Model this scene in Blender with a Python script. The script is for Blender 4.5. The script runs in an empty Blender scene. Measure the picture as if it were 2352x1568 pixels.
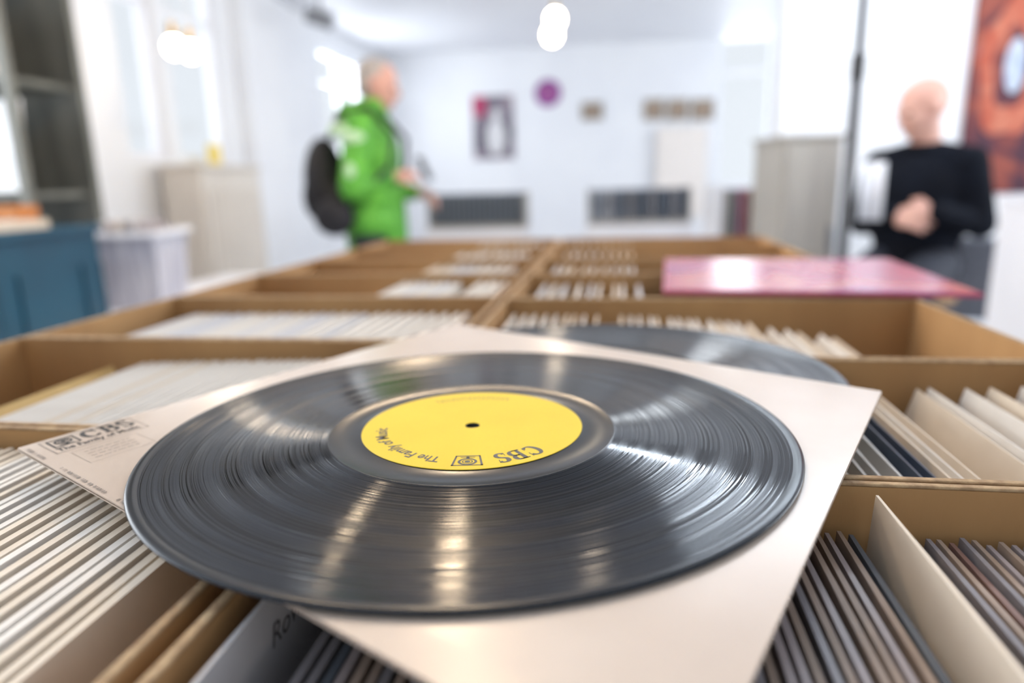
import bpy, bmesh, math, random
from mathutils import Vector, Matrix
random.seed(7)
SC = bpy.context.scene
COL = SC.collection
PI = math.pi
# ------------------------------------------------------------------ camera model (2352x1568)
FPX = 1574.0; PITCH = math.radians(13.07); ROLL = math.radians(1.45)
CAMZ = 1.104
CP = Vector((0, 0, CAMZ))
F = Vector((0, math.cos(PITCH), -math.sin(PITCH)))
R_ = Vector((1, 0, 0)); U_ = Vector((0, math.sin(PITCH), math.cos(PITCH)))
RR = R_*math.cos(ROLL) - U_*math.sin(ROLL)
UU = U_*math.cos(ROLL) + R_*math.sin(ROLL)
def ray(px, py): return F + RR*((px-1176)/FPX) + UU*((784-py)/FPX)
def pz(px, py, z):
    d = ray(px, py); return CP + d*((z-CAMZ)/d.z)
def pY(px, py, Y):
    d = ray(px, py); return CP + d*(Y/d.y)
AL = math.radians(9.0); CA = math.cos(AL); SA = math.sin(AL)
def W(s, t, z=0): return Vector((s*CA + t*SA, -s*SA + t*CA, z))
def ST(p): return (p.x*CA - p.y*SA, p.x*SA + p.y*CA)
def pt(px, py, t):               # pixel -> point on the room plane t = const
    d = ray(px, py); n = Vector((SA, CA, 0)); k = t/(d.dot(n)); p = CP + d*k
    s, tt = ST(p); return s, p.z
def pl(px, py, s):               # pixel -> point on the room plane s = const
    d = ray(px, py); n = Vector((CA, -SA, 0)); p = CP + d*(s/(d.dot(n)))
    return ST(p)[1], p.z
# ------------------------------------------------------------------ materials
def mat(name, col, rough=.6, col2=None, nscale=20, metal=0, bump=0, bscale=None, spec=None, emit=None, estr=0, coat=0, stretch=None):
    m = bpy.data.materials.new(name); m.use_nodes = True
    nt = m.node_tree; b = nt.nodes['Principled BSDF']
    b.inputs['Roughness'].default_value = rough; b.inputs['Metallic'].default_value = metal
    if spec is not None: b.inputs['Specular IOR Level'].default_value = spec
    if coat: b.inputs['Coat Weight'].default_value = coat; b.inputs['Coat Roughness'].default_value = .12
    tc = nt.nodes.new('ShaderNodeTexCoord'); mp = nt.nodes.new('ShaderNodeMapping')
    nt.links.new(tc.outputs['Object'], mp.inputs['Vector'])
    if stretch: mp.inputs['Scale'].default_value = stretch
    n = nt.nodes.new('ShaderNodeTexNoise'); n.inputs['Scale'].default_value = nscale; n.inputs['Detail'].default_value = 5
    nt.links.new(mp.outputs[0], n.inputs['Vector'])
    r = nt.nodes.new('ShaderNodeValToRGB'); c2 = col2 or tuple(c*.86 for c in col)
    r.color_ramp.elements[0].position = .35; r.color_ramp.elements[1].position = .68
    r.color_ramp.elements[0].color = (*c2, 1); r.color_ramp.elements[1].color = (*col, 1)
    nt.links.new(n.outputs['Fac'], r.inputs['Fac']); nt.links.new(r.outputs['Color'], b.inputs['Base Color'])
    if bump:
        n2 = nt.nodes.new('ShaderNodeTexNoise'); n2.inputs['Scale'].default_value = bscale or nscale*4; n2.inputs['Detail'].default_value = 4
        nt.links.new(mp.outputs[0], n2.inputs['Vector'])
        bp = nt.nodes.new('ShaderNodeBump'); bp.inputs['Strength'].default_value = bump; bp.inputs['Distance'].default_value = .001
        nt.links.new(n2.outputs['Fac'], bp.inputs['Height']); nt.links.new(bp.outputs['Normal'], b.inputs['Normal'])
    if emit:
        b.inputs['Emission Color'].default_value = (*emit, 1); b.inputs['Emission Strength'].default_value = estr
    return m
M = {}
M['wall'] = mat('white_plaster', (.88, .90, .93), .8, (.84, .86, .90), 3, bump=.1)
M['ceil'] = mat('ceiling_paint', (.80, .81, .84), .45, (.77, .78, .82), 2)
M['floor'] = mat('grey_floor', (.60, .61, .64), .35, (.50, .51, .54), 4)
M['card'] = mat('cardboard', (.48, .275, .112), .75, (.39, .212, .083), 14, bump=.25, bscale=180, stretch=(1, 1, .25))
M['cardedge'] = mat('cardboard_edge', (.56, .40, .23), .85, (.34, .22, .12), 160, bump=.5, bscale=400)
M['white'] = mat('white_paper', (.86, .82, .76), .55, (.76, .71, .64), 18)
M['cream'] = mat('cream_paper', (.82, .72, .59), .6, (.72, .62, .49), 18)
M['cool'] = mat('cool_paper', (.76, .76, .77), .5, (.62, .62, .65), 18)
M['grey'] = mat('grey_sleeve', (.32, .31, .33), .4, (.20, .19, .21), 25)
M['lav'] = mat('lavender_sleeve', (.44, .39, .40), .4, (.31, .27, .27), 25)
M['navy'] = mat('dark_blue_sleeve', (.10, .13, .19), .35, (.06, .08, .12), 25)
M['dred'] = mat('dark_red_sleeve', (.28, .17, .14), .4, (.17, .10, .09), 30)
M['brownp'] = mat('brown_sleeve', (.42, .33, .27), .5, (.30, .23, .18), 30)
M['kraft'] = mat('kraft_divider', (.70, .50, .22), .7, (.60, .41, .16), 20)
M['black'] = mat('black_plastic', (.012, .013, .016), .35, (.02, .02, .025), 20)
M['ink'] = mat('black_ink', (.02, .02, .022), .6)
M['pencil'] = mat('pencil_grey', (.16, .15, .16), .6)
M['faint'] = mat('label_ink', (.09, .09, .09), .6)
M['fainter'] = mat('fainter_ink', (.26, .22, .05), .6)
M['greyink'] = mat('grey_ink', (.28, .24, .21), .6)
M['whitem'] = mat('white_lacquer', (.85, .86, .90), .35, (.81, .82, .87), 5)
M['beige'] = mat('beige_panel', (.74, .70, .65), .8, (.70, .66, .61), 6)
M['bgrey'] = mat('beige_grey_panel', (.43, .41, .37), .5, (.36, .34, .31), 6, stretch=(8, 8, .4))
M['rack'] = mat('olive_grey_metal', (.17, .175, .155), .6, (.10, .105, .09), 5, stretch=(3, 3, .5))
M['blue'] = mat('blue_plastic', (.006, .066, .115), .5, (.005, .050, .090), 6)
M['bin'] = mat('milky_plastic', (.70, .69, .74), .4, (.38, .38, .46), 9, stretch=(9, 9, .3))
M['metal'] = mat('grey_metal', (.30, .31, .33), .4, metal=.6)
M['skin'] = mat('skin', (.66, .38, .30), .5, (.56, .30, .24), 12)
M['lip'] = mat('lip', (.42, .16, .14), .5)
M['eye'] = mat('eye_dark', (.05, .04, .04), .2)
M['hairg'] = mat('grey_hair', (.46, .42, .40), .8, (.32, .30, .29), 60, bump=.5)
M['green'] = mat('green_jacket', (.135, .48, .042), .6, (.055, .27, .018), 9, bump=1.0, bscale=16)
M['palegreen'] = mat('pale_green_panel', (.58, .78, .54), .5, (.48, .70, .44), 10)
M['pants'] = mat('dark_trousers', (.02, .025, .04), .8, (.012, .015, .025), 12)
M['sweater'] = mat('black_sweater', (.004, .006, .012), .95, (.003, .004, .008), 12, bump=.4, spec=.2)
M['shoe'] = mat('shoe_leather', (.05, .04, .035), .4)
M['bag'] = mat('black_nylon', (.008, .008, .013), .75, (.016, .016, .02), 12, bump=.3)
M['wood'] = mat('wood', (.42, .26, .13), .45, (.32, .18, .08), 9, stretch=(1, 8, 8))
M['chairg'] = mat('grey_fabric', (.20, .21, .24), .8, (.14, .15, .18), 40, bump=.3)
M['pinkedge'] = mat('pink_edge', (.46, .04, .13), .3)
M['purple'] = mat('purple_plastic', (.30, .045, .32), .4, (.20, .02, .23), 8)
M['orange'] = mat('orange_card', (.55, .20, .05), .6)
M['olive'] = mat('olive_grey_cover', (.15, .15, .12), .5, (.08, .08, .065), 9)
M['steel'] = mat('slate_cover', (.19, .22, .26), .5, (.11, .13, .16), 9)
M['peach'] = mat('peach_board', (.88, .82, .77), .7, (.86, .80, .75), 4)
M['yellowc'] = mat('yellow_card', (.9, .7, .15), .6)
M['pinks'] = mat('pink_cover', (.55, .22, .30), .5, (.42, .18, .25), 9)
M['tan'] = mat('tan_picture', (.48, .38, .29), .6, (.22, .15, .11), 14)
M['bulb'] = mat('warm_bulb', (1, .8, .6), .3, emit=(1, .74, .48), estr=240)
M['bulbfar'] = mat('warm_bulb_dim', (1, .8, .6), .3, emit=(1, .82, .62), estr=36)
M['tube'] = mat('added_cool_tube', (1, 1, 1), .3, emit=(.82, .91, 1), estr=60)  # glow of the tube added out of view
M['brass'] = mat('brass', (.5, .38, .2), .3, metal=.8)
M['label'] = mat('yellow_label', (.87, .625, .028), .6, (.83, .585, .022), 25, bump=.15, bscale=900)

def vinyl():
    m = bpy.data.materials.new('vinyl'); m.use_nodes = True; nt = m.node_tree; b = nt.nodes['Principled BSDF']
    N = nt.nodes.new; L = nt.links.new
    tc = N('ShaderNodeTexCoord'); sx = N('ShaderNodeSeparateXYZ'); L(tc.outputs['Object'], sx.inputs[0])
    cx = N('ShaderNodeCombineXYZ'); L(sx.outputs[0], cx.inputs[0]); L(sx.outputs[1], cx.inputs[1])
    ln = N('ShaderNodeVectorMath'); ln.operation = 'LENGTH'; L(cx.outputs[0], ln.inputs[0])
    rad = ln.outputs['Value']
    n1 = N('ShaderNodeTexNoise'); n1.noise_dimensions = '1D'; n1.inputs['Scale'].default_value = 620; n1.inputs['Detail'].default_value = 3; L(rad, n1.inputs['W'])
    n2 = N('ShaderNodeTexNoise'); n2.noise_dimensions = '1D'; n2.inputs['Scale'].default_value = 130; n2.inputs['Detail'].default_value = 4; L(rad, n2.inputs['W'])
    gt = N('ShaderNodeMath'); gt.operation = 'GREATER_THAN'; L(rad, gt.inputs[0]); gt.inputs[1].default_value = .0694
    lt = N('ShaderNodeMath'); lt.operation = 'LESS_THAN'; L(rad, lt.inputs[0]); lt.inputs[1].default_value = .1462
    gr = N('ShaderNodeMath'); gr.operation = 'MULTIPLY'; L(gt.outputs[0], gr.inputs[0]); L(lt.outputs[0], gr.inputs[1])
    mr = N('ShaderNodeMapRange'); L(n2.outputs['Fac'], mr.inputs['Value']); mr.inputs['From Min'].default_value = .40; mr.inputs['From Max'].default_value = .60
    mr.inputs['To Min'].default_value = .09; mr.inputs['To Max'].default_value = .23
    mx = N('ShaderNodeMix'); L(gr.outputs[0], mx.inputs['Factor']); mx.inputs['A'].default_value = .24; L(mr.outputs[0], mx.inputs['B'])
    L(mx.outputs['Result'], b.inputs['Roughness'])
    L(gr.outputs[0], b.inputs['Anisotropic']); b.inputs['Anisotropic Rotation'].default_value = .25
    tg = N('ShaderNodeTangent'); tg.direction_type = 'RADIAL'; tg.axis = 'Z'; L(tg.outputs[0], b.inputs['Tangent'])
    bp = N('ShaderNodeBump'); bp.inputs['Strength'].default_value = 1.0; bp.inputs['Distance'].default_value = .00026
    mh = N('ShaderNodeMath'); mh.operation = 'MULTIPLY'; L(n1.outputs['Fac'], mh.inputs[0]); L(gr.outputs[0], mh.inputs[1])
    L(mh.outputs[0], bp.inputs['Height']); L(bp.outputs[0], b.inputs['Normal'])
    cr = N('ShaderNodeValToRGB'); cr.color_ramp.elements[0].position = .4; cr.color_ramp.elements[1].position = .62
    cr.color_ramp.elements[0].color = (.0015, .002, .004, 1); cr.color_ramp.elements[1].color = (.006, .009, .016, 1)
    L(n2.outputs['Fac'], cr.inputs['Fac'])
    mc = N('ShaderNodeMix'); mc.data_type = 'RGBA'; L(gr.outputs[0], mc.inputs[0]); mc.inputs[6].default_value = (.012, .015, .020, 1); L(cr.outputs[0], mc.inputs[7])
    L(mc.outputs[2], b.inputs['Base Color'])
    b.inputs['IOR'].default_value = 1.45
    b.inputs['Specular IOR Level'].default_value = .36
    b.inputs['Specular Tint'].default_value = (.84, .92, 1, 1)
    return m
M['vinyl'] = vinyl()
M['cover'] = mat('laminated_cover', (.76, .66, .57), .25, (.60, .49, .40), 5, bump=.10, bscale=60)

def ramp_mat(name, stops, scale, rough=.4, dist=1.5, detail=3):
    m = bpy.data.materials.new(name); m.use_nodes = True; nt = m.node_tree; b = nt.nodes['Principled BSDF']
    tc = nt.nodes.new('ShaderNodeTexCoord'); n = nt.nodes.new('ShaderNodeTexNoise')
    n.inputs['Scale'].default_value = scale; n.inputs['Distortion'].default_value = dist; n.inputs['Detail'].default_value = detail
    nt.links.new(tc.outputs['Object'], n.inputs['Vector'])
    r = nt.nodes.new('ShaderNodeValToRGB'); e = r.color_ramp.elements
    e[0].position, e[0].color = stops[0][0], (*stops[0][1], 1); e[1].position, e[1].color = stops[-1][0], (*stops[-1][1], 1)
    for p, c in stops[1:-1]:
        x = e.new(p); x.color = (*c, 1)
    nt.links.new(n.outputs['Fac'], r.inputs['Fac']); nt.links.new(r.outputs['Color'], b.inputs['Base Color'])
    b.inputs['Roughness'].default_value = rough
    return m
M['pinkart'] = ramp_mat('pink_artwork', [(.32, (.34, .02, .13)), (.46, (.46, .04, .15)), (.54, (.62, .22, .20)), (.60, (.38, .05, .22)), (.74, (.20, .04, .24))], 4.5, .2, 1.0, 2)
M['flame'] = ramp_mat('orange_artwork', [(.3, (.02, .015, .03)), (.42, (.07, .02, .035)), (.5, (.20, .045, .035)), (.6, (.30, .08, .05)), (.7, (.10, .04, .10))], 2.6, .8)
M['flame2'] = ramp_mat('flame_ring', [(.35, (.36, .06, .03)), (.6, (.46, .15, .09))], 8, .8)
M['icy'] = ramp_mat('pale_blue_center', [(.35, (.26, .31, .44)), (.6, (.46, .52, .62))], 6, .8)
M['print'] = ramp_mat('dark_print', [(.35, (.05, .05, .07)), (.5, (.22, .19, .24)), (.65, (.42, .34, .37))], 4, .5)

def pane_mat():
    m = bpy.data.materials.new('window_glass'); m.use_nodes = True; nt = m.node_tree; nt.nodes.clear()
    o = nt.nodes.new('ShaderNodeOutputMaterial'); mx = nt.nodes.new('ShaderNodeMixShader'); mx.inputs[0].default_value = .06
    t = nt.nodes.new('ShaderNodeBsdfTransparent'); g = nt.nodes.new('ShaderNodeBsdfGlossy'); g.inputs['Roughness'].default_value = .05
    nt.links.new(t.outputs[0], mx.inputs[1]); nt.links.new(g.outputs[0], mx.inputs[2]); nt.links.new(mx.outputs[0], o.inputs[0])
    return m
M['pane'] = pane_mat()
# ------------------------------------------------------------------ mesh builder
class MB:
    def __init__(s): s.v = []; s.f = []
    def add(s, vs, fs):
        n = len(s.v); s.v += [tuple(v) for v in vs]; s.f += [tuple(i+n for i in f) for f in fs]; return s
    def box(s, x0, x1, y0, y1, z0, z1, mtx=None):
        vs = [Vector((x, y, z)) for z in (z0, z1) for y in (y0, y1) for x in (x0, x1)]
        if mtx: vs = [mtx @ v for v in vs]
        return s.add(vs, [(0, 2, 3, 1), (4, 5, 7, 6), (0, 1, 5, 4), (2, 6, 7, 3), (0, 4, 6, 2), (1, 3, 7, 5)])
    def cyl(s, p0, p1, r0, r1=None, n=16, caps=True):
        r1 = r0 if r1 is None else r1; p0 = Vector(p0); p1 = Vector(p1); d = (p1-p0).normalized()
        a = d.orthogonal().normalized(); b = d.cross(a)
        vs = [p+(a*math.cos(2*PI*i/n)+b*math.sin(2*PI*i/n))*r for p, r in ((p0, r0), (p1, r1)) for i in range(n)]
        fs = [(i, (i+1) % n, n+(i+1) % n, n+i) for i in range(n)]
        if caps: fs += [tuple(range(n-1, -1, -1)), tuple(range(n, 2*n))]
        return s.add(vs, fs)
    def ell(s, c, r, rot=None, nu=20, nv=12):
        c = Vector(c); r = (r, r, r) if isinstance(r, (int, float)) else r; vs = []; fs = []
        for j in range(1, nv):
            th = PI*j/nv
            for i in range(nu):
                ph = 2*PI*i/nu; v = Vector((r[0]*math.sin(th)*math.cos(ph), r[1]*math.sin(th)*math.sin(ph), r[2]*math.cos(th)))
                vs.append(c + (rot @ v if rot else v))
        e = Vector((0, 0, r[2])); e = rot @ e if rot else e
        t = len(vs); vs += [c+e, c-e]
        for j in range(nv-2):
            for i in range(nu):
                k = (i+1) % nu; fs.append((j*nu+i, (j+1)*nu+i, (j+1)*nu+k, j*nu+k))
        for i in range(nu):
            k = (i+1) % nu; fs.append((t, i, k)); fs.append((t+1, (nv-2)*nu+k, (nv-2)*nu+i))
        return s.add(vs, fs)
    def cap(s, p0, p1, r0, r1=None, n=16):            # capsule limb
        r1 = r0 if r1 is None else r1
        s.cyl(p0, p1, r0, r1, n); s.ell(p0, r0, nu=n, nv=10); s.ell(p1, r1, nu=n, nv=10); return s
    def lathe(s, prof, n=96, closed=True, c=(0, 0, 0)):
        m = len(prof); vs = [(c[0]+r*math.cos(2*PI*i/n), c[1]+r*math.sin(2*PI*i/n), c[2]+z) for i in range(n) for r, z in prof]
        fs = []
        for i in range(n):
            k = (i+1) % n
            for j in range(m if closed else m-1):
                l = (j+1) % m; fs.append((i*m+j, k*m+j, k*m+l, i*m+l))
        return s.add(vs, fs)
    def build(s, name, m, parent=None, smooth=False, bevel=0, bseg=2):
        me = bpy.data.meshes.new(name); me.from_pydata(s.v, [], s.f); me.validate()
        bm = bmesh.new(); bm.from_mesh(me)
        if bevel:
            bmesh.ops.bevel(bm, geom=[e for e in bm.edges if len(e.link_faces) == 2 and e.calc_face_angle(0) > .5], offset=bevel, segments=bseg, affect='EDGES', profile=.5)
        bmesh.ops.recalc_face_normals(bm, faces=bm.faces)
        bm.to_mesh(me); bm.free()
        if smooth:
            for p in me.polygons: p.use_smooth = True
        if isinstance(m, str): m = M[m]
        me.materials.append(m)
        o = bpy.data.objects.new(name, me); COL.objects.link(o)
        if parent: o.parent = parent
        return o
def tag(o, label=None, cat=None, group=None, kind=None):
    if label: o['label'] = label
    if cat: o['category'] = cat
    if group: o['group'] = group
    if kind: o['kind'] = kind
    return o
def empty(name, loc, rz=0, label=None, cat=None, group=None):
    o = bpy.data.objects.new(name, None); o.empty_display_size = .05; COL.objects.link(o)
    o.location = loc; o.rotation_euler = (0, 0, rz); return tag(o, label, cat, group)
def remesh(mb, name, m, parent, voxel=.008, smooth=6):
    t = mb.build('tmp', m); md = t.modifiers.new('r', 'REMESH'); md.mode = 'VOXEL'; md.voxel_size = voxel; md.use_smooth_shade = True
    sm = t.modifiers.new('s', 'SMOOTH'); sm.iterations = smooth; sm.factor = .5
    dg = bpy.context.evaluated_depsgraph_get(); me = bpy.data.meshes.new_from_object(t.evaluated_get(dg))
    me.name = name; bpy.data.objects.remove(t)
    for p in me.polygons: p.use_smooth = True
    me.materials.clear(); me.materials.append(M[m])
    o = bpy.data.objects.new(name, me); COL.objects.link(o); o.parent = parent; return o
# ------------------------------------------------------------------ lettering
def text_geo(s, bold=.012):
    cu = bpy.data.curves.new('t', 'FONT'); cu.body = s; cu.size = 1; cu.resolution_u = 4; cu.offset = bold
    o = bpy.data.objects.new('t', cu); COL.objects.link(o); bpy.context.view_layer.update()
    dg = bpy.context.evaluated_depsgraph_get(); me = bpy.data.meshes.new_from_object(o.evaluated_get(dg))
    vs = [v.co.copy() for v in me.vertices]; fs = [tuple(p.vertices) for p in me.polygons]
    bpy.data.objects.remove(o); bpy.data.meshes.remove(me)
    w = max(v.x for v in vs) if vs else 1
    return [(v.x, v.y) for v in vs], fs, w
def stroke(pts, a=.125, b=.042):
    vs = []; fs = []
    for i, p in enumerate(pts):
        q0 = pts[max(i-1, 0)]; q1 = pts[min(i+1, len(pts)-1)]
        dx, dy = q1[0]-q0[0], q1[1]-q0[1]; l = math.hypot(dx, dy) or 1; nx, ny = -dy/l, dx/l
        h = math.sqrt((a*nx)**2 + (b*ny)**2)
        vs += [(p[0]+nx*h, p[1]+ny*h), (p[0]-nx*h, p[1]-ny*h)]
    for i in range(len(pts)-1): fs.append((2*i, 2*i+1, 2*i+3, 2*i+2))
    return vs, fs
def arc(cx, cy, rx, ry, a0, a1, n=18):
    return [(cx+rx*math.cos(math.radians(a0+(a1-a0)*i/n)), cy+ry*math.sin(math.radians(a0+(a1-a0)*i/n))) for i in range(n+1)]
def rect(x0, x1, y0, y1): return [(x0, y0), (x1, y0), (x1, y1), (x0, y1)], [(0, 1, 2, 3)]
def merge(parts, dx=0, vs=None, fs=None):
    vs = vs if vs is not None else []; fs = fs if fs is not None else []
    for v, f in parts:
        n = len(vs); vs += [(x+dx, y) for x, y in v]; fs += [tuple(i+n for i in q) for q in f]
    return vs, fs
def cbs_geo():
    vs, fs = [], []
    merge([stroke(arc(.46, .5, .36, .46, 42, 318)), rect(.74, .79, .60, .97), rect(.74, .79, .03, .30)], 0, vs, fs)
    merge([rect(.12, .34, 0, 1), rect(.02, .5, .93, 1), rect(.02, .5, 0, .07),
           stroke([(.3, .965), (.45, .965)]+arc(.45, .745, .22, .22, 90, -90)+[(.3, .525)]),
           stroke([(.3, .525), (.48, .525)]+arc(.48, .28, .26, .245, 90, -90)+[(.3, .035)])], .95, vs, fs)
    merge([stroke(arc(.38, .73, .24, .235, 35, 180, 12)+[(.16, .62), (.24, .55), (.4, .49), (.55, .42), (.62, .32)]+arc(.38, .27, .25, .235, 0, -145, 12)),
           rect(.58, .62, .68, .98), rect(.11, .15, .02, .32)], 1.85, vs, fs)
    return vs, fs, 2.55
def logo_geo():                                     # unit square mark: frame, disc, rings, foot
    vs, fs = [], []
    for r in (rect(0, 1, 0, .07), rect(0, 1, .93, 1), rect(0, .07, 0, 1), rect(.93, 1, 0, 1)): merge([r], 0, vs, fs)
    merge([stroke(arc(.5, .57, .29, .29, 0, 360, 32), .045, .045), stroke(arc(.5, .57, .17, .17, 0, 360, 24), .02, .02)], 0, vs, fs)
    merge([(arc(.5, .57, .10, .10, 0, 330, 11), [tuple(range(12))])], 0, vs, fs)
    merge([rect(.44, .56, .07, .26), rect(.22, .78, .12, .17)], 0, vs, fs)
    return vs, fs, 1
def place(geo, fn, name, m, parent, z):
    vs, fs, w = geo; mb = MB(); mb.add([(*fn(x, y), z) for x, y in vs], fs); return mb.build(name, m, parent)
# ------------------------------------------------------------------ ROOM
SL, SR, TB, ZC = -2.6, 3.2, 7.8, 2.50
def room(name, mb, m): return tag(mb.build(name, m), kind='structure')
def rm(o): o.rotation_euler = (0, 0, -AL); return o
rm(room('floor', MB().box(SL-.2, SR+.2, -2, TB+.2, -.1, 0), 'floor'))
rm(room('ceiling', MB().box(SL-.2, SR+.2, -2, TB+.2, ZC, ZC+.1), 'ceil'))
def lw(x0, x1, zs, zt): return (pl(x0, 200, SL)[0], pl(x1, 200, SL)[0], zs, zt)
LW = [(.2, 1.9, 1.0, 2.42)]+[lw(118, 196, 1.26, 2.44), lw(278, 372, 1.28, 2.44), lw(396, 512, 1.28, 2.44), lw(738, 832, 1.30, 2.3)]  # first window is out of view, added to bring in light
RW = [(1.5, 3.7, .95, 2.4), (4.7, 7.0, .9, 2.4)]  # second window is unseen behind the partition, added to brighten the back walls
def wall_with_windows(name, const, wins, t0, t1, axis, thick):
    mb = MB(); c0, c1 = (const, const+thick) if thick > 0 else (const+thick, const)
    def b(a0, a1, z0, z1):
        if a1-a0 < 1e-4 or z1-z0 < 1e-4: return
        if axis == 't': mb.box(c0, c1, a0, a1, z0, z1)
        else: mb.box(a0, a1, c0, c1, z0, z1)
    p = t0
    for a0, a1, z0, z1 in wins:
        b(p, a0, 0, ZC); b(a0, a1, 0, z0); b(a0, a1, z1, ZC); p = a1
    b(p, t1, 0, ZC); return rm(room(name, mb, 'wall'))
wall_with_windows('wall_left', SL, LW, -2, TB, 't', -.12)
wall_with_windows('wall_right', SR, RW, -2, TB, 't', .12)
BW = [(pt(1650, 200, TB)[0], pt(1778, 200, TB)[0], 1.0, pt(1700, 60, TB)[1])]
wall_with_windows('wall_back', TB, BW, SL-.2, SR+.2, 's', .12)
sp0 = pt(1795, 200, 4.1)[0]
rm(room('trim_1', MB().box(sp0+.06, 2.98, 4.1, 4.22, 0, ZC).box(sp0, sp0+.14, 4.06, 4.26, 0, ZC), 'wall'))
rm(room('baseboard_back', MB().box(SL, SR, TB-.02, TB-.001, 0, .1), 'whitem'))
pa = pl(520, 200, SL)[0]
rm(room('trim_2', MB().box(SL, SL+.10, pa+.12, pa+.62, 0, ZC), 'wall'))
wn = [0]
def window(side, a0, a1, z0, z1, power):
    wn[0] += 1; nm = 'window_%d' % wn[0]
    w = .035; fr = MB(); pn = MB(); T = .12
    def bb(mb, p0, p1, q0, q1, d0, d1):
        if side == 'l': mb.box(SL-T+d0, SL-T+d1, p0, p1, q0, q1)
        elif side == 'r': mb.box(SR+T-d1, SR+T-d0, p0, p1, q0, q1)
        else: mb.box(p0, p1, TB+T-d1, TB+T-d0, q0, q1)
    e = .001
    bb(fr, a0+e, a0+w, z0+e, z1-e, .03, .09); bb(fr, a1-w, a1-e, z0+e, z1-e, .03, .09)
    bb(fr, a0+w, a1-w, z0+e, z0+w, .03, .09); bb(fr, a0+w, a1-w, z1-w, z1-e, .03, .09)
    if a1-a0 > 1:
        m_ = (a0+a1)/2; bb(fr, m_-.02, m_+.02, z0+w, z1-w, .04, .08)
    bb(fr, a0+w, a1-w, z0+(z1-z0)*.72, z0+(z1-z0)*.72+.03, .04, .08)
    r = rm(tag(fr.build(nm, 'whitem'), kind='structure'))
    bb(pn, a0+w, a1-w, z0+w, z1-w, .055, .06); pn.build('pane', 'pane', r)
    ld = bpy.data.lights.new('daylight', 'AREA'); ld.shape = 'RECTANGLE'; ld.size = a1-a0; ld.size_y = z1-z0; ld.energy = power*(a1-a0)*(z1-z0); ld.color = (.90, .95, 1)
    lo = bpy.data.objects.new('daylight', ld); COL.objects.link(lo); am, zm = (a0+a1)/2, (z0+z1)/2
    if side == 'l': lo.location = W(SL-T-.06, am, zm); d = W(1, 0)
    elif side == 'r': lo.location = W(SR+T+.06, am, zm); d = W(-1, 0)
    else: lo.location = W(am, TB+T+.06, zm); d = W(0, -1)
    lo.rotation_euler = d.to_track_quat('-Z', 'Y').to_euler()
for a, pw in zip(LW, (28, 7, 4.4, 4.4, 32)): window('l', *a, pw)
window('r', *RW[0], 26); window('r', *RW[1], 20); window('b', *BW[0], 9)
# ------------------------------------------------------------------ MAIN TABLE
ZT, ZI, ZR = .780, .7845, .980
def table(name, s0, s1, t0, t1, zt, label, top='whitem', leg='metal', rot=-AL, base=None):
    base = base if base is not None else W((s0+s1)/2, (t0+t1)/2, 0)
    e = empty(name, base, rot, label, 'table'); hs, ht = (s1-s0)/2, (t1-t0)/2
    MB().box(-hs, hs, -ht, ht, zt-.03, zt).build('tabletop', top, e, bevel=.004)
    MB().box(-hs+.06, hs-.06, -ht+.06, ht-.06, zt-.09, zt-.03).build('apron', leg, e)
    for i in (-1, 1):
        for j in (-1, 1):
            MB().box(i*(hs-.06)-.02, i*(hs-.06)+.02, j*(ht-.06)-.02, j*(ht-.06)+.02, 0, zt-.03).build('leg', leg, e)
    return e
table('table', -.56, .33, .04, 1.58, ZT, 'long white table carrying the two rows of open cardboard boxes')
# ------------------------------------------------------------------ BOXES
def cbox(s0, s1, t0, t1, label, dz=0):
    e = empty('cardboard_box', W((s0+s1)/2, (t0+t1)/2, ZT+.0005), -AL, label, 'box', 'open cardboard boxes on the table')
    hs, ht, w, H = (s1-s0)/2-.001, (t1-t0)/2-.0012, .0035, ZR-ZT-.001+dz
    MB().box(-hs, hs, -ht, ht, 0, .003).build('bottom_panel', 'card', e)
    for nm, y0, y1 in (('front_panel', -ht, -ht+w), ('back_panel', ht-w, ht)):
        p = MB().box(-hs, hs, y0, y1, .003, H-.0015).build(nm, 'card', e)
        MB().box(-hs, hs, y0, y1, H-.0015, H).build('raw_edge', 'cardedge', p, bevel=.0006)
    for nm, x0, x1 in (('side_panel', -hs, -hs+w), ('side_panel', hs-w, hs)):
        p = MB().box(x0, x1, -ht+w, ht-w, .003, H-.0015).build(nm, 'card', e)
        MB().box(x0, x1, -ht+w, ht-w, H-.0015, H).build('raw_edge', 'cardedge', p, bevel=.0006)
    return e
LS, RS = (-.532, -.130), (-.124, .300)
LT = [.112, .315, .53, .750, .950, 1.147, 1.344, 1.541]
RT = [.085, .285, .49, .740, .942, 1.140, 1.338, 1.536]
ORD = ['nearest', 'second', 'third', 'fourth', 'fifth', 'sixth', 'farthest']
for i in range(7):
    cbox(*LS, LT[i], LT[i+1], 'open cardboard box of single record sleeves, %s in the left row' % (ORD[i] if i in (0, 6) else ORD[i]+' from the camera'))
    cbox(*RS, RT[i], RT[i+1], 'open cardboard box of single record sleeves, %s in the right row' % (ORD[i] if i in (0, 6) else ORD[i]+' from the camera'))
_sm = {}
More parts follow.
